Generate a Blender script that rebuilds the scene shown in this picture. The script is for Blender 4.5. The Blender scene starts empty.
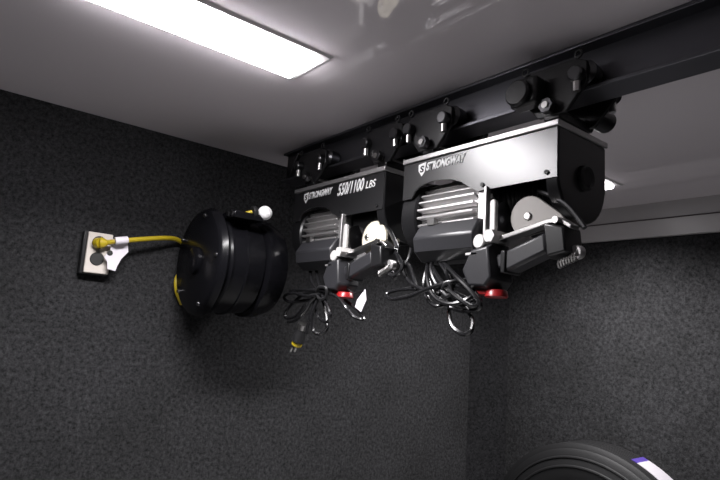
import bpy, math, random
from mathutils import Vector, Matrix

# ------------------------------------------------------------------ camera
S = 0.70            # metres per layout unit (1 unit = camera height to ceiling)
CZ = 1.46           # camera height above the floor
YAW, PITCH, ROLL, FPX = 0.67954, 0.15839, 0.06606, 562.0
scene = bpy.context.scene
col = scene.collection

_f = Vector((math.sin(YAW)*math.cos(PITCH), math.cos(YAW)*math.cos(PITCH), math.sin(PITCH)))
_r0 = Vector((math.cos(YAW), -math.sin(YAW), 0)); _u0 = _r0.cross(_f)
_r = math.cos(ROLL)*_r0 + math.sin(ROLL)*_u0
_u = -math.sin(ROLL)*_r0 + math.cos(ROLL)*_u0
cam_d = bpy.data.cameras.new('camera'); cam = bpy.data.objects.new('camera', cam_d); col.objects.link(cam)
cam_d.sensor_width = 36; cam_d.lens = FPX*36/720; cam_d.clip_start = 0.02
m3 = Matrix((_r, _u, -_f)).transposed()
cam.matrix_world = Matrix.Translation((0, 0, CZ)) @ m3.to_4x4()
scene.camera = cam

# ------------------------------------------------------------------ world / exposure
w = bpy.data.worlds.new('world'); scene.world = w; w.use_nodes = True
w.node_tree.nodes['Background'].inputs[0].default_value = (0.5, 0.5, 0.55, 1)
w.node_tree.nodes['Background'].inputs[1].default_value = 0.01
vs = scene.view_settings
scene.display_settings.display_device = 'sRGB'
vs.view_transform = 'Standard'; vs.look = 'None'; vs.gamma = 1; vs.use_curve_mapping = False
vs.exposure = 0.0
LIGHTS = [(0.25, 1.085), (2.515, 3.35)]; LY0, LY1 = 1.662, 1.855      # recessed fixtures: x ranges and shared y range
LAMP_W, LAMP_SPREAD, LENS_EMIT = (26.0, 37.0), 140.0, (36.0, 5.0)
for (lx0, lx1), watts in zip(LIGHTS, LAMP_W):                                              # the light each fixture throws through its lens
    ld = bpy.data.lights.new('fixture_light', 'AREA'); ld.shape = 'RECTANGLE'
    ld.size = (lx1-lx0)*S*0.94; ld.size_y = (LY1-LY0)*S*0.8
    ld.energy = watts; ld.spread = math.radians(LAMP_SPREAD); ld.color = (1.0, 0.975, 0.985)
    lo = bpy.data.objects.new('fixture_light', ld); col.objects.link(lo)
    lo.location = ((lx0+lx1)/2*S, (LY0+LY1)/2*S, CZ + (1.0-0.033)*S)

def W(x, y, z): return Vector((x*S, y*S, CZ + z*S))
def ray(px, py): return _f + (px-360)/FPX*_r - (py-240)/FPX*_u
def atX(px, py, X): v = ray(px, py); k = X/v.x; return (X, v.y*k, v.z*k)     # layout units
def atY(px, py, Y): v = ray(px, py); k = Y/v.y; return (v.x*k, Y, v.z*k)

# ------------------------------------------------------------------ materials
def mat(name, color, rough=0.5, metal=0.0, spec=0.5, coat=0.0, coatr=0.1, emit=0.0, bump=0.0, bscale=200.0, var=0.0, vscale=60.0, aniso=None):
    m = bpy.data.materials.new(name); m.use_nodes = True
    nt = m.node_tree; b = nt.nodes['Principled BSDF']
    b.inputs['Base Color'].default_value = (*color, 1)
    b.inputs['Roughness'].default_value = rough; b.inputs['Metallic'].default_value = metal
    b.inputs['Specular IOR Level'].default_value = spec
    b.inputs['Coat Weight'].default_value = coat; b.inputs['Coat Roughness'].default_value = coatr
    if emit:
        b.inputs['Emission Color'].default_value = (*color, 1); b.inputs['Emission Strength'].default_value = emit
    tc = nt.nodes.new('ShaderNodeTexCoord')
    if var:
        n = nt.nodes.new('ShaderNodeTexNoise'); n.inputs['Scale'].default_value = vscale; n.inputs['Detail'].default_value = 4
        nt.links.new(tc.outputs['Object'], n.inputs['Vector'])
        rp = nt.nodes.new('ShaderNodeValToRGB'); rp.color_ramp.elements[0].position = 0.3; rp.color_ramp.elements[1].position = 0.7
        rp.color_ramp.elements[0].color = (*[c*(1-var) for c in color], 1)
        rp.color_ramp.elements[1].color = (*[min(1, c*(1+var)) for c in color], 1)
        nt.links.new(n.outputs['Fac'], rp.inputs['Fac']); nt.links.new(rp.outputs['Color'], b.inputs['Base Color'])
    if bump:
        n2 = nt.nodes.new('ShaderNodeTexNoise'); n2.inputs['Scale'].default_value = bscale; n2.inputs['Detail'].default_value = 3
        nt.links.new(tc.outputs['Object'], n2.inputs['Vector'])
        bp = nt.nodes.new('ShaderNodeBump'); bp.inputs['Strength'].default_value = bump; bp.inputs['Distance'].default_value = 0.004
        nt.links.new(n2.outputs['Fac'], bp.inputs['Height']); nt.links.new(bp.outputs['Normal'], b.inputs['Normal'])
    return m

def carpet_mat(name, color):
    m = bpy.data.materials.new(name); m.use_nodes = True
    nt = m.node_tree; b = nt.nodes['Principled BSDF']; b.inputs['Roughness'].default_value = 1.0
    b.inputs['Specular IOR Level'].default_value = 0.1
    tc = nt.nodes.new('ShaderNodeTexCoord')
    fine = nt.nodes.new('ShaderNodeTexNoise'); fine.inputs['Scale'].default_value = 75; fine.inputs['Detail'].default_value = 5; fine.inputs['Roughness'].default_value = 0.75
    big = nt.nodes.new('ShaderNodeTexNoise'); big.inputs['Scale'].default_value = 4.0; big.inputs['Detail'].default_value = 3
    for n in (fine, big): nt.links.new(tc.outputs['Object'], n.inputs['Vector'])
    r1 = nt.nodes.new('ShaderNodeValToRGB'); e = r1.color_ramp.elements
    e[0].position = 0.34; e[0].color = (*[c*0.35 for c in color], 1)
    e[1].position = 0.72; e[1].color = (*[c*1.9 for c in color], 1)
    nt.links.new(fine.outputs['Fac'], r1.inputs['Fac'])
    r2 = nt.nodes.new('ShaderNodeValToRGB'); e = r2.color_ramp.elements
    e[0].position = 0.3; e[0].color = (0.82, 0.82, 0.82, 1); e[1].position = 0.7; e[1].color = (1.1, 1.1, 1.12, 1)
    nt.links.new(big.outputs['Fac'], r2.inputs['Fac'])
    mx = nt.nodes.new('ShaderNodeMix'); mx.data_type = 'RGBA'; mx.blend_type = 'MULTIPLY'; mx.inputs['Factor'].default_value = 1
    nt.links.new(r1.outputs['Color'], mx.inputs['A']); nt.links.new(r2.outputs['Color'], mx.inputs['B'])
    nt.links.new(mx.outputs['Result'], b.inputs['Base Color'])
    bp = nt.nodes.new('ShaderNodeBump'); bp.inputs['Strength'].default_value = 0.6; bp.inputs['Distance'].default_value = 0.006
    nt.links.new(fine.outputs['Fac'], bp.inputs['Height']); nt.links.new(bp.outputs['Normal'], b.inputs['Normal'])
    return m

MT = {
 'carpet': carpet_mat('charcoal_carpet', (0.0285, 0.0285, 0.0295)),
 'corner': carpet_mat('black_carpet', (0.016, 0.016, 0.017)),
 'ceiling': mat('gloss_white_panel', (0.74, 0.69, 0.72), rough=0.025, spec=0.9),
 'trim': mat('white_trim', (0.40, 0.385, 0.385), rough=0.35),
 'seam': mat('dark_seam', (0.10, 0.08, 0.08), rough=0.6),
 'floor': mat('grey_floor', (0.29, 0.29, 0.29), rough=0.4, var=0.1, vscale=20),
 'beam': mat('gloss_black_beam', (0.14, 0.14, 0.155), rough=0.36, metal=0.85),
 'black': mat('black_powder_coat', (0.010, 0.010, 0.011), rough=0.30, spec=0.6, bump=0.03, bscale=600),
 'housing': mat('satin_black_sheet', (0.010, 0.010, 0.011), rough=0.36, spec=1.0, coat=0.7, coatr=0.28),
 'plastic': mat('dark_grey_plastic', (0.022, 0.022, 0.025), rough=0.40, bump=0.05, bscale=500),
 'rubber': mat('black_rubber', (0.008, 0.008, 0.009), rough=0.55, bump=0.1, bscale=150),
 'tyre': mat('tyre_rubber', (0.0065, 0.0065, 0.007), rough=0.6, spec=0.35, bump=0.1, bscale=150),
 'cable': mat('gloss_black_cable', (0.010, 0.010, 0.011), rough=0.22, spec=0.7),
 'steel': mat('bright_steel', (0.62, 0.61, 0.60), rough=0.28, metal=1.0),
 'darksteel': mat('dark_steel', (0.12, 0.12, 0.125), rough=0.30, metal=1.0),
 'alu': mat('cast_aluminium', (0.60, 0.59, 0.59), rough=0.42, metal=0.85, bump=0.08, bscale=300),
 'cover': mat('zinc_plate', (0.20, 0.19, 0.18), rough=0.5, metal=0.3),
 'pale': mat('pale_casting', (0.55, 0.54, 0.53), rough=0.5, metal=0.2),
 'cream': mat('cream_nylon', (0.62, 0.58, 0.47), rough=0.5),
 'white': mat('white_paint', (0.90, 0.90, 0.90), rough=0.5),
 'plate': mat('ivory_plate', (0.62, 0.57, 0.52), rough=0.45),
 'sticker': mat('sticker_paper', (0.42, 0.40, 0.43), rough=0.6),
 'tag': mat('white_tag', (0.72, 0.68, 0.74), rough=0.5),
 'yellow': mat('yellow_cord', (0.44, 0.33, 0.013), rough=0.4),
 'red': mat('red_plastic', (0.26, 0.008, 0.010), rough=0.35),
 'purple': mat('violet_print', (0.06, 0.035, 0.22), rough=0.5),
 'reelplastic': mat('reel_black_plastic', (0.004, 0.004, 0.005), rough=0.24, spec=0.16),
 'bezel': mat('white_bezel', (0.60, 0.58, 0.59), rough=0.25),
 'lens_bright': mat('lit_lens_bright', (1.0, 0.97, 1.0), emit=LENS_EMIT[0]),
 'lens_dim': mat('lit_lens_dim', (1.0, 0.97, 1.0), emit=LENS_EMIT[1]),
 'hole': mat('socket_black', (0.01, 0.01, 0.01), rough=0.5),
}

# ------------------------------------------------------------------ mesh helper (layout units in, metres out)
class MB:
    def __init__(self): self.v = []; self.f = []
    def add(self, vs_, fs):
        o = len(self.v); self.v += [Vector(p) for p in vs_]; self.f += [tuple(i+o for i in f) for f in fs]; return self
    def box(self, a, b):
        (x0, y0, z0), (x1, y1, z1) = a, b
        x0, x1 = sorted((x0, x1)); y0, y1 = sorted((y0, y1)); z0, z1 = sorted((z0, z1))
        return self.add([(x0,y0,z0),(x1,y0,z0),(x1,y1,z0),(x0,y1,z0),(x0,y0,z1),(x1,y0,z1),(x1,y1,z1),(x0,y1,z1)],
                        [(0,3,2,1),(4,5,6,7),(0,1,5,4),(1,2,6,5),(2,3,7,6),(3,0,4,7)])
    def prism(self, poly, axis, a, b):
        """poly in the two other axes (order x,y,z without axis); extruded a..b along axis"""
        def p3(p, t): l = list(p); l.insert(axis, t); return tuple(l)
        n = len(poly); vv = [p3(p, a) for p in poly] + [p3(p, b) for p in poly]
        ff = [tuple(range(n)), tuple(range(2*n-1, n-1, -1))] + [(i, i+n, (i+1) % n + n, (i+1) % n) for i in range(n)]
        return self.add(vv, ff)
    def lathe(self, prof, c, axis, n=32, cap=True, arc=None):
        """prof = [(t along axis, radius)], centre c, axis vector"""
        ax = Vector(axis).normalized(); ref = Vector((0, 0, 1)) if abs(ax.z) < 0.9 else Vector((1, 0, 0))
        e1 = ax.cross(ref).normalized(); e2 = ax.cross(e1); c = Vector(c); vv = []; ff = []
        for t, r in prof:
            for i in range(n):
                a = 2*math.pi*i/n; vv.append(c + ax*t + (e1*math.cos(a) + e2*math.sin(a))*r)
        for k in range(len(prof)-1):
            for i in range(n):
                j = (i+1) % n; ff.append((k*n+i, k*n+j, (k+1)*n+j, (k+1)*n+i))
        if cap: ff.append(tuple(range(n-1, -1, -1))); ff.append(tuple((len(prof)-1)*n+i for i in range(n)))
        return self.add(vv, ff)
    def cyl(self, p0, p1, r, n=20, r1=None, ch=0.0):
        p0, p1 = Vector(p0), Vector(p1); L = (p1-p0).length; r1 = r if r1 is None else r1
        pr = [(0, r), (L, r1)] if not ch else [(0, r-ch), (ch, r), (L-ch, r1), (L, r1-ch)]
        return self.lathe(pr, p0, p1-p0, n)
    def tube(self, pts, r, n=8, sub=6, closed=False):
        P = [Vector(p) for p in pts]; Q = []
        if sub > 1 and len(P) > 2:
            for i in range(len(P)-1):
                a = P[max(i-1, 0)]; b = P[i]; c = P[i+1]; d = P[min(i+2, len(P)-1)]
                for k in range(sub):
                    t = k/sub
                    Q.append(0.5*((2*b) + (c-a)*t + (2*a-5*b+4*c-d)*t*t + (3*b-a-3*c+d)*t**3))
            Q.append(P[-1])
        else: Q = P
        T = [(Q[min(i+1, len(Q)-1)] - Q[max(i-1, 0)]).normalized() for i in range(len(Q))]
        nrm = T[0].orthogonal().normalized(); vv = []; ff = []
        for i, q in enumerate(Q):
            nrm = (nrm - T[i]*nrm.dot(T[i])).normalized(); bn = T[i].cross(nrm)
            for k in range(n):
                a = 2*math.pi*k/n; vv.append(q + (nrm*math.cos(a) + bn*math.sin(a))*r)
        for i in range(len(Q)-1):
            for k in range(n):
                j = (k+1) % n; ff.append((i*n+k, i*n+j, (i+1)*n+j, (i+1)*n+k))
        ff.append(tuple(range(n-1, -1, -1))); ff.append(tuple((len(Q)-1)*n+k for k in range(n)))
        return self.add(vv, ff)
    def shift(self, d): d = Vector(d); self.v = [p+d for p in self.v]; return self
    def build(self, name, m, parent=None, bevel=0.0, smooth=35):
        org = abs_loc(parent) if parent else Vector((0, 0, 0))
        me = bpy.data.meshes.new(name)
        me.from_pydata([tuple(W(*p) - org) for p in self.v], [], self.f)
        import bmesh
        bm = bmesh.new(); bm.from_mesh(me); bmesh.ops.recalc_face_normals(bm, faces=bm.faces); bm.to_mesh(me); bm.free()
        me.materials.append(MT[m])
        if smooth:
            for p in me.polygons: p.use_smooth = True
            me.set_sharp_from_angle(angle=math.radians(smooth))
        o = bpy.data.objects.new(name, me); col.objects.link(o)
        if parent: o.parent = parent
        if bevel:
            b = o.modifiers.new('bevel', 'BEVEL'); b.width = bevel; b.segments = 2; b.limit_method = 'ANGLE'; b.angle_limit = math.radians(40)
        return o

def abs_loc(o):
    l = Vector((0, 0, 0))
    while o: l += o.location; o = o.parent
    return l
def thing(name, label, cat, loc, group=None):
    o = bpy.data.objects.new(name, None); col.objects.link(o); o.location = W(*loc); o.empty_display_size = 0.05
    o['label'] = label; o['category'] = cat
    if group: o['group'] = group
    return o
def struct(o, label=None):
    o['kind'] = 'structure'
    if label: o['label'] = label
    return o

def text_mesh(name, body, Y0, z0, X, width, height, m, parent, shear=0.25, bold=0.02):
    """lettering on a plane x = X facing -x; starts at Y0 and runs towards -y"""
    cu = bpy.data.curves.new('tmp', 'FONT'); cu.body = body; cu.size = 1; cu.shear = shear; cu.offset = bold; cu.extrude = 0.0
    t = bpy.data.objects.new('tmp', cu); col.objects.link(t)
    dg = bpy.context.evaluated_depsgraph_get(); me = bpy.data.meshes.new_from_object(t.evaluated_get(dg))
    bpy.data.objects.remove(t)
    xs = [v.co.x for v in me.vertices]; ys = [v.co.y for v in me.vertices]
    x0, x1, y0, y1 = min(xs), max(xs), min(ys), max(ys); org = abs_loc(parent)
    for v in me.vertices:
        u = (v.co.x-x0)/(x1-x0); q = (v.co.y-y0)/(y1-y0)
        v.co = W(X, Y0 - u*width, z0 + q*height) - org
    me.name = name; me.materials.clear(); me.materials.append(MT[m])
    o = bpy.data.objects.new(name, me); col.objects.link(o); o.parent = parent
    sm = o.modifiers.new('thickness', 'SOLIDIFY'); sm.thickness = 0.0006; sm.offset = 0
    return o

# ------------------------------------------------------------------ the setting
XL, XR, YB, YF = -2.2, 3.955, -2.6, 3.03
ZF = -CZ/S; ZC = 1.0
T = 0.06
struct(MB().box((XL-T, YB-T, ZF-T), (XR+T, YF+T, ZF)).build('floor', 'floor'))
struct(MB().box((XL-T, YF, ZF), (XR+T, YF+T, ZC)).build('wall_front', 'carpet'))
struct(MB().box((XR, YB, ZF), (XR+T, YF, ZC)).build('wall_right', 'carpet'))
struct(MB().box((XL-T, YB, ZF), (XL, YF, ZC)).build('wall_left', 'carpet'))
struct(MB().box((XL-T, YB-T, ZF), (XR+T, YB, ZC)).build('wall_back', 'carpet'))
cb = MB().box((XL-T, YB-T, ZC), (XR+T, YF+T, ZC+0.09))
struct(cb.build('ceiling', 'ceiling', smooth=0))
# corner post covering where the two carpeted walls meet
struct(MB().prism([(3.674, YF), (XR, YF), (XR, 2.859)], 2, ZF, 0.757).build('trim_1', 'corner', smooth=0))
# pale metal trim along the top of the right wall
t2 = struct(MB().box((XR-0.012, YB, 0.89), (XR, YF, ZC)).build('trim_2', 'trim', smooth=0))
struct(MB().box((XR-0.006, YB, 0.878), (XR, YF, 0.89)).build('trim_3', 'seam', smooth=0))
struct(MB().box((XR-0.030, YB, 0.757), (XR, YF, 0.878)).build('trim_4', 'trim', bevel=0.003, smooth=0))

# ------------------------------------------------------------------ recessed ceiling lights
def ceiling_light(x0, x1, label, m):
    t = thing('ceiling_light', label, 'light', ((x0+x1)/2, (LY0+LY1)/2, ZC), 'recessed ceiling lights')
    q = 0.042; zt = ZC-0.012
    ring = lambda a, z: [(x0-a, LY0-a, z), (x1+a, LY0-a, z), (x1+a, LY1+a, z), (x0-a, LY1+a, z)]
    def loft(rings, cap):
        vv = [p for r in rings for p in r]; ff = []
        for k in range(len(rings)-1):
            for i in range(4): j = (i+1) % 4; ff.append((k*4+i, k*4+j, (k+1)*4+j, (k+1)*4+i))
        if cap: n = len(rings)*4; ff.append((n-4, n-3, n-2, n-1)); ff.append((3, 2, 1, 0))
        return MB().add(vv, ff)
    loft([ring(q, ZC-0.0005), ring(q*0.75, zt+0.004), ring(q*0.25, zt+0.004), ring(0.002, ZC-0.006), ring(0.002, ZC-0.0005)], False).build('bezel', 'bezel', t, 0.002, 0)
    loft([ring(0.0, ZC-0.0008), ring(0.0, ZC-0.020), ring(-0.008, ZC-0.030)], True).build('lens', m, t, smooth=0)
    return t
ceiling_light(*LIGHTS[0], 'long bright recessed ceiling light on the outlet side of the black beam', 'lens_bright')
ceiling_light(*LIGHTS[1], 'recessed ceiling light half hidden behind the big hoist, near the pale wall trim', 'lens_dim')

# ------------------------------------------------------------------ overhead beam
BX0, BX1, BZ = 1.64, 1.76, 0.823; BY0, BY1 = -2.4, 2.80
beam = thing('overhead_beam', 'glossy black steel I-beam fixed under the ceiling, carrying both hoists', 'beam', ((BX0+BX1)/2, 1.0, ZC))
ft = 0.014
MB().box((BX0, BY0, ZC-ft), (BX1, BY1, ZC-0.0005)).build('top_flange', 'beam', beam, 0.002)
MB().box((1.693, BY0, BZ+ft), (1.707, BY1, ZC-ft)).build('web', 'beam', beam)
MB().box((BX0, BY0, BZ), (BX1, BY1, BZ+ft)).build('bottom_flange', 'beam', beam, 0.002)
MB().prism([(BY1-0.01, BZ+ft), (BY1-0.01, ZC-ft), (BY1-0.12, ZC-ft), (BY1-0.03, BZ+ft)], 0, 1.665, 1.69).build('end_stop', 'darksteel', beam, 0.002)

# ------------------------------------------------------------------ electric hoists
def trolley(par, yc, dY, motor):
    """two wheeled side plates gripping the lower flange, tied by a bolt and hung with a saddle"""
    yc += dY
    tr = MB().box((1.60, yc-0.03, 0.735), (1.80, yc+0.03, 0.765)).build('trolley', 'black', par, 0.003)   # saddle
    for sx, xa, xb in ((-1, 1.598, 1.615), (1, 1.785, 1.802)):
        poly = [(yc-0.125, 0.905), (yc-0.125, 0.835), (yc-0.05, 0.75), (yc+0.05, 0.75), (yc+0.125, 0.835), (yc+0.125, 0.905), (yc+0.09, 0.925), (yc-0.09, 0.925)]
        MB().prism(poly, 0, xa, xb).build('side_plate', 'black', tr, 0.002)
        xo = xa if sx < 0 else xb
        for sy in (-1, 1):
            y = yc + sy*0.10
            # wheel running on the flange inside the plate
            wi = (xb, 1.685) if sx < 0 else (1.715, xa)
            MB().lathe([(0, 0.030), (0.012, 0.044), (wi[1]-wi[0]-0.01, 0.040), (wi[1]-wi[0], 0.034)], (wi[0], y, BZ+ft+0.042), (1, 0, 0), 20).build('wheel', 'darksteel', tr)
            # hub bolt outside the plate
            MB().cyl((xo, y, 0.858), (xo+sx*0.035, y, 0.858), 0.026, 18, ch=0.005).build('hub', 'darksteel', tr)
            # upright guide roller under the hub with its bright pin
            MB().cyl((xo+sx*0.016, y, 0.800), (xo+sx*0.016, y, 0.838), 0.012, 12).build('guide_pin', 'steel', tr)
            # small eye on top
            ring = [(xo+sx*0.006, y+0.012*math.cos(a), 0.932+0.012*math.sin(a)) for a in [2*math.pi*i/12 for i in range(13)]]
            MB().tube(ring, 0.004, 6, 1).build('eye', 'rubber', tr)
    MB().cyl((1.555, yc, 0.775), (1.845, yc, 0.775), 0.012, 12).build('tie_bolt', 'steel', tr)
    MB().cyl((1.560, yc, 0.775), (1.585, yc, 0.775), 0.027, 6).build('nut', 'darksteel', tr, 0.001)
    MB().cyl((1.815, yc, 0.775), (1.84, yc, 0.775), 0.027, 6).build('nut', 'darksteel', tr, 0.001)
    if motor:
        MB().cyl((1.803, yc-0.02, 0.815), (1.935, yc-0.02, 0.815), 0.040, 24, ch=0.008).build('drive_motor', 'black', tr)
        MB().box((1.535, yc+0.02, 0.785), (1.597, yc+0.125, 0.885)).build('gearbox', 'black', tr, 0.008)
        MB().cyl((1.515, yc+0.085, 0.83), (1.536, yc+0.085, 0.83), 0.046, 24, ch=0.006).build('gear_cover', 'black', tr)
    return tr

def build_hoist(dY, label, variant):
    rx, ry, rz = 1.755, 1.345, 0.45
    h = thing('electric_hoist', label, 'hoist', (rx, ry+dY, rz), 'electric hoists on the ceiling beam')
    sh = (0, dY, 0)
    X0, X1 = 1.60, 1.915
    def B(mb, name, m, par=None, bevel=0.0, smooth=35): return mb.shift(sh).build(name, m, par or h, bevel, smooth)
    # side sheet with the arch cut out above the motor, and its twin
    arch = [(1.31, 0.536), (1.345, 0.556), (1.39, 0.585), (1.44, 0.603), (1.50, 0.612), (1.56, 0.612), (1.61, 0.603), (1.64, 0.585), (1.655, 0.555)]
    poly = [(0.983, 0.536), *arch, (1.709, 0.555), (1.709, 0.706), (0.983, 0.706)]
    side = B(MB().prism(poly, 0, X0, X0+0.008), 'side_panel', 'housing')
    B(MB().prism(poly, 0, X1-0.008, X1), 'side_panel', 'housing')
    for y, z in ((1.02, 0.556), (1.285, 0.556)): B(MB().cyl((X0-0.006, y, z), (X0, y, z), 0.008, 10), 'screw', 'rubber', side)
    B(MB().box((X0-0.006, 0.975, 0.711), (X1+0.006, 1.715, 0.732)), 'top_plate', 'alu', None, 0.002)
    # rounded end housing
    def ushape(x0, x1, zt, zb, r):
        p = [(x0, zt), (x0, zb+r)]
        cx0, cx1 = x0+r, x1-r
        p += [(cx0 - r*math.cos(a), zb+r - r*math.sin(a)) for a in [math.pi/2*i/8 for i in range(1, 9)]]
        p += [(cx1 + r*math.sin(a), zb+r - r*math.cos(a)) for a in [math.pi/2*i/8 for i in range(0, 9)]]
        p += [(x1, zt)]
        return p
    end = B(MB().prism(ushape(X0+0.002, X1-0.002, 0.713, 0.405, 0.15), 1, 0.980, 1.03), 'end_housing', 'black', None, 0.005)
    B(MB().lathe([(0, 0.045), (0.012, 0.045), (0.018, 0.038), (0.010, 0.030)], (1.765, 0.980, 0.565), (0, -1, 0), 24), 'bearing_cap', 'rubber', end)
    # rope drum with wound steel rope
    prof = [(0, 0.135), (0.012, 0.135), (0.013, 0.10)]
    for i in range(13): prof += [(0.016+i*0.018, 0.094), (0.016+i*0.018+0.009, 0.104)]
    prof += [(0.262, 0.10), (0.263, 0.135), (0.275, 0.135)]
    B(MB().lathe(prof, (1.757, 1.012, 0.53), (0, 1, 0), 28), 'rope_drum', 'darksteel')
    # finned motor
    mc = (1.755, 0, 0.485)
    mot = B(MB().cyl((mc[0], 1.310, mc[2]), (mc[0], 1.655, mc[2]), 0.118, 32), 'motor', 'alu')
    nf = 28
    for i in range(nf):
        a = 2*math.pi*(i+0.5)/nf; ca, sa = math.cos(a), math.sin(a)
        vv = []
        for y in (1.335, 1.625):
            for r, wd in ((0.112, 0.0075), (0.150, 0.0045)):
                for s in (-1, 1): vv.append((mc[0]+ca*r - sa*wd*s, y, mc[2]+sa*r + ca*wd*s))
        ff = [(0,1,3,2), (4,6,7,5), (0,4,5,1), (2,3,7,6), (0,2,6,4), (1,5,7,3)]
        B(MB().add(vv, ff), 'cooling_fin', 'alu', mot, 0.001)
    B(MB().lathe([(0, 0.150), (0.008, 0.158), (0.080, 0.158), (0.100, 0.140)], (mc[0], 1.628, mc[2]), (0, 1, 0), 36), 'fan_cover', 'black')
    fl = B(MB().prism([(1.612, 0.30), (1.612, 0.535), (1.66, 0.60), (1.85, 0.60), (1.90, 0.535), (1.90, 0.36), (1.85, 0.30)], 1, 1.270, 1.315), 'motor_flange', 'alu', None, 0.003)
    for z in (0.325, 0.42, 0.52): B(MB().cyl((1.632, 1.270, z), (1.632, 1.254, z), 0.012, 6), 'bolt', 'steel', fl)
    B(MB().lathe([(0, 0.05), (0.004, 0.066), (0.014, 0.066), (0.018, 0.05)], (1.672, 1.222, 0.432), (0, 1, 0), 28), 'gear_disc', 'darksteel')
    cap = [(1.226+0.013*math.cos(math.radians(d)), 0.43+(0.045 if d < 180 else -0.045)+0.016*math.sin(math.radians(d))) for d in range(0, 360, 20)]
    B(MB().prism(cap, 0, 1.585, 1.603), 'lit_gear_rim', 'pale', None, 0.003)  # pale strip added as the lit edge of the dark gear disc
    bk = B(MB().box((1.588, 1.258, 0.296), (1.614, 1.268, 0.545)), 'angle_bracket', 'alu', None, 0.001)
    B(MB().box((1.545, 1.258, 0.287), (1.614, 1.310, 0.296)), 'bracket_lip', 'alu', bk, 0.001)
    # capacitor box under the motor
    bp = [(1.545, 0.372), (1.556, 0.318), (1.60, 0.282), (1.70, 0.282), (1.72, 0.32), (1.72, 0.40), (1.70, 0.43), (1.585, 0.43)]
    B(MB().prism(bp, 1, 1.280, 1.585), 'capacitor_box', 'plastic', None, 0.006)
    B(MB().box((1.575, 1.50, 0.425), (1.60, 1.535, 0.452)), 'box_clip', 'steel')
    # limit lever, knuckle and pulley plate
    lv = B(MB().prism([(1.335, 0.303), (1.335, 0.319), (1.20, 0.349), (1.0, 0.392), (0.955, 0.392), (0.915, 0.365), (0.922, 0.353), (0.958, 0.376), (1.0, 0.376), (1.20, 0.333)], 0, 1.575, 1.625), 'limit_lever', 'steel', None, 0.002)
    B(MB().cyl((1.548, 1.255, 0.335), (1.64, 1.255, 0.335), 0.026, 16, ch=0.004), 'knuckle', 'pale', lv)
    B(MB().cyl((1.540, 1.205, 0.350), (1.64, 1.205, 0.350), 0.024, 6), 'knuckle', 'pale', lv)
    B(MB().cyl((1.56, 0.965, 0.383), (1.575, 0.965, 0.383), 0.012, 8), 'pivot_bolt', 'steel', lv)
    pc = (1.108, 0.422); pr = 0.072
    tear = [(pc[0]+pr*math.cos(a), pc[1]+pr*math.sin(a)) for a in [math.radians(d) for d in range(120-10, 330-60, 12)]]
    disc = [(pc[0]+pr*math.cos(math.radians(d)), pc[1]+pr*math.sin(math.radians(d))) for d in range(-80, 136, 12)] + [(0.985, 0.418), (0.965, 0.392), (1.02, 0.368)]
    pm = 'cover' if variant == 'front' else 'cream'
    if variant == 'rear': disc = [(pc[0]-0.045+0.082*math.cos(math.radians(d)), pc[1]-0.01+0.082*math.sin(math.radians(d))) for d in range(0, 360, 12)]
    pl = B(MB().prism(disc, 0, 1.628, 1.642), 'pulley_cover', pm, None, 0.002)
    B(MB().prism([(y, z) for y, z in disc], 0, 1.70, 1.714), 'pulley_cover', pm, None, 0.002)
    B(MB().cyl((1.62, *pc), (1.722, *pc), 0.014, 12, ch=0.003), 'axle', 'steel', pl)
    B(MB().lathe([(0, 0.066), (0.012, 0.05), (0.036, 0.05), (0.048, 0.066)], (1.646, *pc), (1, 0, 0), 28), 'pulley', 'darksteel', pl)
    # short link of rope coming off the drum
    rp = [(1.66, 1.09, 0.515), (1.645, 1.03, 0.485), (1.635, 0.97, 0.445), (1.63, 0.93, 0.40), (1.625, 0.90, 0.36)]
    B(MB().tube(rp, 0.009, 8), 'wire_rope', 'darksteel')
    # hanging switch block, arm, clamp and spring
    def taper_box(poly, x0, x1, inset):
        c = (sum(p[0] for p in poly)/len(poly), sum(p[1] for p in poly)/len(poly)); n = len(poly); mb = MB(); vv = []
        for x, k in ((x0, inset), (x0+0.03, 1.0), (x1, 1.0)): vv += [(x, c[0]+(p[0]-c[0])*k, c[1]+(p[1]-c[1])*k) for p in poly]
        ff = [tuple(range(n)), tuple(range(3*n-1, 2*n-1, -1))]
        for k in range(2): ff += [(k*n+i, (k+1)*n+i, (k+1)*n+(i+1) % n, k*n+(i+1) % n) for i in range(n)]
        return mb.add(vv, ff)
    sb = B(taper_box([(1.335, 0.235), (1.295, 0.315), (1.205, 0.330), (1.185, 0.20), (1.215, 0.165), (1.30, 0.170)], 1.545, 1.66, 0.82), 'switch_block', 'plastic', None, 0.004)
    B(MB().cyl((1.60, 1.21, 0.168), (1.60, 1.21, 0.140), 0.036, 20, r1=0.04, ch=0.004), 'stop_button', 'red', sb)
    B(MB().box((1.575, 1.235, 0.150), (1.625, 1.285, 0.168)), 'button_guard', 'red', sb, 0.002)
    arm = B(MB().prism([(1.205, 0.285), (1.01, 0.350), (1.0, 0.285), (1.15, 0.228), (1.195, 0.24)], 0, 1.575, 1.655), 'switch_arm', 'plastic', None, 0.008)
    B(MB().box((1.568, 1.155, 0.222), (1.662, 1.175, 0.30)), 'band', 'black', arm, 0.003)
    cl = B(taper_box([(1.015, 0.385), (0.935, 0.365), (0.925, 0.275), (1.0, 0.262)], 1.565, 1.665, 0.88), 'clamp', 'black', None, 0.004)
    hx = [(1.60+0.013*math.sin(t*0.9), 0.975-t*0.0013, 0.245+0.013*math.cos(t*0.9)+t*0.0005) for t in range(0, 50)]
    B(MB().tube(hx, 0.0032, 6, 1), 'spring', 'steel', cl)
    B(MB().cyl((1.60, 0.918, 0.283), (1.63, 0.918, 0.283), 0.022, 16, ch=0.004), 'spring_end', 'alu', cl)
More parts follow.
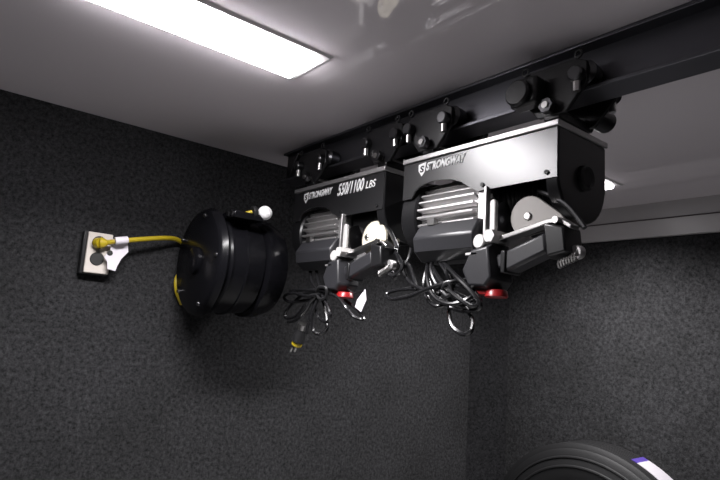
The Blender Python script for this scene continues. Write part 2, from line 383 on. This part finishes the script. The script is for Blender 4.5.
    # white lettering and the shield emblem on the side panel
    em = [(1.622, 0.695), (1.622, 0.668), (1.603, 0.643), (1.586, 0.660), (1.580, 0.700)]
    e = B(MB().prism(em, 0, X0-0.0015, X0+0.001), 'emblem', 'white', side, 0, 0)
    text_mesh('emblem_letter', 'S', 1.612+dY, 0.659, X0-0.0026, 0.022, 0.028, 'hole', side, 0.1, 0.03)
    text_mesh('brand_lettering', 'STRONGWAY', 1.577+dY, 0.660, X0-0.002, 0.21, 0.036, 'white', side, 0.3, 0.055)
    if variant == 'rear':
        text_mesh('capacity_lettering', '550/1100', 1.325+dY, 0.640, X0-0.002, 0.205, 0.062, 'white', side, 0.3, 0.03)
        text_mesh('capacity_lettering', 'LBS', 1.108+dY, 0.645, X0-0.002, 0.072, 0.036, 'white', side, 0.25, 0.012)
    trolley(h, 1.005, dY, variant == 'front')
    trolley(h, 1.575, dY, False)
    return h

front = build_hoist(0.0, 'black electric hoist with grey pulley cover and no capacity numbers on its side', 'front')
rear = build_hoist(0.855, 'black electric hoist lettered 550/1100 LBS with cream pulley cover', 'rear')

def cord(par, name, pts, X, r=0.0085, m='cable', spread=0.0, n=8):
    P = []
    for i, p in enumerate(pts):
        x = X + (p[2] if len(p) > 2 else 0.0); P.append(atX(p[0], p[1], x))
    return MB().tube(P, r, n).build(name, m, par)
XC = 1.585
for pts in (
    [(433, 258, .04), (431, 270), (436, 284, -.02), (447, 296, -.03), (462, 303), (474, 304), (478, 297), (466, 284), (452, 272), (443, 260, .05)],
    [(437, 259, .04), (446, 272), (452, 290, .02), (448, 302), (436, 306, -.02), (427, 298), (424, 283), (428, 266, .03)],
    [(440, 258, .05), (455, 275, -.03), (470, 290, -.04), (481, 306, -.03), (470, 311, -.02), (455, 309), (442, 300), (436, 290, .02)],
    [(471, 279, .02), (450, 282, -.03), (430, 288, -.04), (410, 296, -.03), (391, 299), (388, 293, .02), (405, 289, .03), (430, 290, .03), (452, 292, .02), (472, 302)],
    [(449, 311, .02), (452, 326), (462, 334, -.01), (471, 331, -.02), (472, 318), (463, 306, .01), (452, 302, .02), (449, 311, .03)],
    [(412, 246, .09), (409, 258, .06), (404, 270, .04), (410, 282, .02), (424, 290), (440, 294)],
    [(430, 262, .04), (440, 280, -.03), (456, 296, -.05), (472, 306, -.04), (480, 300, -.02), (470, 288), (455, 280, .03), (446, 268, .05)],
    [(428, 262, .04), (427, 276, -.02), (434, 296, -.04), (450, 304, -.05), (468, 299, -.03), (474, 292), (460, 286, .03), (440, 288, .03), (420, 293, .02)],
    [(395, 279, .03), (392, 268, .05), (399, 262, .06), (408, 264, .05), (413, 275, .04), (416, 288, .02)],
): cord(front, 'cable', pts, XC)
MB().tube([atX(444, 285, 1.53), atX(449, 283, 1.53), atX(452, 292, 1.54), atX(447, 296, 1.54), atX(443, 290, 1.55), atX(444, 285, 1.53)], 0.007, 6).build('cable_tie', 'rubber', front)
for pts in (
    [(310, 268, .05), (312, 282, .02), (318, 292), (314, 306), (308, 324), (306, 334)],
    [(316, 268, .05), (318, 280, .02), (322, 294, -.02), (330, 312, -.03), (327, 322, -.02), (318, 316), (314, 300, .02), (320, 288, .03)],
    [(323, 293, -.02), (308, 296, -.03), (292, 293), (284, 297, .03), (290, 302, .03), (308, 300, .02), (322, 296)],
    [(288, 322, .04), (296, 320), (306, 310, -.02), (312, 300, -.02), (322, 293, -.02), (336, 296, -.02), (345, 306, -.02), (353, 316), (363, 319, .02), (359, 311, .04), (345, 300, .05)],
    [(320, 294), (312, 314, -.02), (313, 330, -.01), (320, 334), (327, 328, .02), (326, 312, .03), (322, 298, .03)],
    [(290, 291, .04), (302, 290, -.02), (318, 290, -.03), (326, 291, -.03)],
    [(322, 291, .0), (304, 294, .03), (287, 310, .05), (286, 318, .05), (296, 316, .04), (305, 305, .02)],
    [(392, 249, .06), (399, 258, .03), (402, 268, .0), (394, 276, .0), (388, 272, .03)],
): cord(rear, 'cable', pts, XC)
MB().tube([atX(319, 287, 1.54), atX(326, 288, 1.54), atX(326, 297, 1.55), atX(320, 299, 1.55), atX(317, 293, 1.56), atX(319, 287, 1.54)], 0.008, 6).build('cable_tie', 'rubber', rear)
pa = Vector(atX(302, 329, XC)); pb = Vector(atX(298, 341, XC)); pcq = Vector(atX(295, 348, XC))
plug = MB().cyl(pa, pb, 0.026, 18, r1=0.034).build('plug', 'rubber', rear)
MB().cyl(pa + (pa-pb)*0.4, pa, 0.028, 16).build('plug_collar', 'steel', plug)
MB().cyl(pb, pb+(pcq-pb)*0.6, 0.027, 18, ch=0.004).build('plug_face', 'yellow', plug)
for k in (-1, 1): MB().cyl(pcq + Vector((0.012*k, 0.01, 0)), pcq + (pcq-pb)*0.5 + Vector((0.012*k, 0.01, 0)), 0.006, 8).build('prong', 'steel', plug)
# sticker on the rear hoist's switch block
MB().tube([(1.60, 2.06, 0.19), (1.60, 2.0, 0.165), atX(364, 291, 1.601)], 0.004, 6).build('tag_string', 'cable', rear)
MB().prism([(atX(357, 300, 1.6)[1:]), (atX(365, 289, 1.6)[1:]), (atX(366, 300, 1.6)[1:]), (atX(361, 312, 1.6)[1:]), (atX(355, 307, 1.6)[1:])], 0, 1.600, 1.603).build('warning_tag', 'tag', rear, 0, 0)

# ------------------------------------------------------------------ cord reel on the carpeted wall
rc = (1.145, 2.73, 0.292); R = 0.28
reel = thing('cord_reel', 'black plastic cord reel mounted on the carpet with a white ball stop', 'reel', (1.30, 2.99, 0.05))
fp = MB().lathe([(0, R-0.035), (0.008, R-0.02), (0.016, R-0.012), (0.040, R), (0.052, R-0.01)], rc, (1, 0, 0), 56).build('side_cover', 'reelplastic', reel)
for k in range(5):
    an = 2*math.pi*k/5+0.55; y = rc[1]+(R-0.045)*math.cos(an); z = rc[2]+(R-0.045)*math.sin(an)
    MB().lathe([(0, 0.011), (0.006, 0.010), (0.010, 0.005)], (rc[0], y, z), (-1, 0, 0), 12).build('screw', 'darksteel', fp)
MB().lathe([(0, 0.07), (0.018, 0.07), (0.028, 0.055)], (rc[0], rc[1], rc[2]), (-1, 0, 0), 28).build('hub', 'reelplastic', fp)
MB().lathe([(0.052, 0.245), (0.075, 0.262), (0.082, 0.262), (0.090, 0.250), (0.155, 0.255), (0.160, 0.262), (0.168, 0.262), (0.173, 0.255), (0.260, 0.248), (0.266, 0.240)], rc, (1, 0, 0), 56).build('drum_case', 'reelplastic', reel)
MB().lathe([(0.266, 0.235), (0.285, 0.265), (0.33, 0.265), (0.40, 0.24), (0.43, 0.14)], rc, (1, 0, 0), 48).build('spring_cover', 'reelplastic', reel)
br = MB().box((1.20, 2.995, 0.12), (1.47, 3.029, 0.48)).build('wall_bracket', 'black', reel, 0.004)
for x in (1.20, 1.43): MB().box((x, 2.70, 0.22), (x+0.02, 2.995, 0.38)).build('bracket_arm', 'black', br, 0.002)
gd = MB().box((1.20, 2.46, 0.50), (1.36, 2.60, 0.535)).build('cord_guide', 'reelplastic', reel, 0.004)
for y in (2.48, 2.52): MB().cyl((1.19, y, 0.52), (1.37, y, 0.52), 0.012, 12).build('guide_roller', 'darksteel', gd)
a0, a1, a2, a3 = (Vector(atY(*p)) for p in ((230, 214, 2.52), (240, 215, 2.5), (252, 212, 2.48), (256, 212, 2.48)))
MB().cyl(a0, a1, 0.024, 16, ch=0.004).build('cord_sleeve', 'reelplastic', reel)
MB().cyl(a1, a2, 0.010, 12).build('cord_end', 'yellow', reel)
MB().cyl(a2, a3, 0.030, 18, ch=0.004).build('stop_collar', 'rubber', reel)
bc = Vector(atY(265, 213, 2.47)); ax = (bc-a2).normalized()
MB().lathe([(0.036*math.sin(t)-0.0, 0.036*math.cos(t)) for t in [math.radians(d) for d in range(-80, 81, 16)]], bc, ax, 22).build('ball_stop', 'white', reel)
# yellow lead from the outlet to the reel
Yw = 2.95
pts = [atY(104, 243, 2.93), atY(120, 241, 2.90), atY(145, 239, 2.92), atY(165, 238, 2.94), atY(177, 239.5, 2.98), atY(184, 245, 3.005), atY(187, 255, 3.01), atY(185, 266, 3.01), atY(177, 278, 2.985), atY(177, 291, 2.98), atY(182, 304, 2.995)]
lead = MB().tube(pts, 0.0125, 10).build('power_lead', 'yellow', reel)
q0, q1, q2 = Vector(atY(97, 243, 2.955)), Vector(atY(101, 243, 2.93)), Vector(atY(107, 243, 2.92))
MB().cyl(q0, q1, 0.026, 18).build('plug', 'yellow', lead)
MB().cyl(q1, q2, 0.030, 18, r1=0.016).build('plug_boot', 'yellow', lead)
tg = [atY(*p, 2.935) for p in ((112, 239), (127, 238), (128, 252), (121, 259), (117, 266), (115, 271), (107, 269), (107, 262), (104, 257), (110, 250))]
MB().prism([(p[0], p[2]) for p in tg], 1, 2.93, 2.936).build('lead_tag', 'tag', lead, 0, 0)
hc = atY(110, 253, 2.928)
MB().cyl((hc[0], 2.929, hc[2]), (hc[0], 2.9299, hc[2]), 0.014, 14).build('tag_print', 'hole', lead)
MB().tube([atY(115, 241, 2.895), atY(121, 240.5, 2.895), atY(127, 240, 2.90)], 0.019, 12).build('tag_sleeve', 'tag', lead)

# ------------------------------------------------------------------ wall outlet
oc = (0.735, 3.0, 0.29)
out = thing('wall_outlet', 'ivory duplex wall outlet with yellow plug in its upper socket', 'outlet', (oc[0], 3.03, oc[2]))
MB().box((0.668, 2.985, 0.185), (0.80, 3.029, 0.395)).build('back_box', 'black', out, 0.002)
pt = MB().box((0.684, 2.968, 0.190), (0.80, 2.985, 0.392)).build('cover_plate', 'plate', out, 0.003)
for z in (0.342, 0.262): MB().cyl((0.737, 2.969, z), (0.737, 2.963, z), 0.033, 24, ch=0.002).build('socket', 'hole', pt)
MB().cyl((0.737, 2.969, 0.302), (0.737, 2.964, 0.302), 0.008, 10).build('screw', 'steel', pt)

# ------------------------------------------------------------------ tyre standing on the floor against the side wall
RT = 0.51/S; TX0, TX1 = 3.50, 3.80; TY = 1.95
tz = ZF + RT
tyre = thing('tyre', 'large black truck tyre with a white tread sticker standing against the carpeted wall', 'tyre', ((TX0+TX1)/2, TY, ZF))
wd = TX1-TX0
prof = []
half = [(0.0, RT*0.60), (0.02, RT*0.60), (0.0, RT*0.66), (-0.012, RT*0.74), (-0.010, RT*0.80), (-0.016, RT*0.805), (-0.014, RT*0.815), (-0.006, RT*0.82), (0.004, RT*0.875), (-0.002, RT*0.88), (0.0, RT*0.89), (0.008, RT*0.895), (0.016, RT*0.935), (0.026, RT*0.955), (0.036, RT*0.972)]
prof = half + [(wd-t, r) for t, r in reversed(half)]
MB().lathe(prof, (TX0, TY, tz), (1, 0, 0), 96, cap=False).build('carcass', 'tyre', tyre)
ribs = 5; gap = 0.014; w0 = 0.03; w1 = wd-0.03; rw = (w1-w0-gap*(ribs-1))/ribs
for i in range(ribs):
    a = w0+i*(rw+gap); b = a+rw
    e0 = 0.012 if i == 0 else 0.003; e1 = 0.012 if i == ribs-1 else 0.003
    MB().lathe([(a-0.004 if i == 0 else a, RT*0.955), (a, RT*0.99-e0), (a+e0, RT), (b-e1, RT), (b, RT*0.99-e1), (b, RT*0.955)], (TX0, TY, tz), (1, 0, 0), 120, cap=False).build('tread_rib', 'tyre', tyre)
def sticker(name, m, d0, d1, x0, x1, par):
    vv = []; ff = []; n = 12
    for i in range(n+1):
        a = math.radians(d0+(d1-d0)*i/n)
        for x in (x0, x1):
            for r in (RT+0.001, RT+0.005): vv.append((x, TY+r*math.cos(a), tz+r*math.sin(a)))
    for i in range(n):
        o = i*4
        for p, q in ((0, 1), (1, 3), (3, 2), (2, 0)): ff.append((o+p, o+q, o+4+q, o+4+p))
    ff += [(0, 1, 3, 2), (n*4, n*4+2, n*4+3, n*4+1)]
    return MB().add(vv, ff).build(name, m, par)
st = sticker('tread_sticker', 'sticker', 113.5, 142, TX0+0.11, TX1-0.035, tyre)
sticker('sticker_stripe', 'purple', 110.5, 113.5, TX0+0.11, TX1-0.035, st)
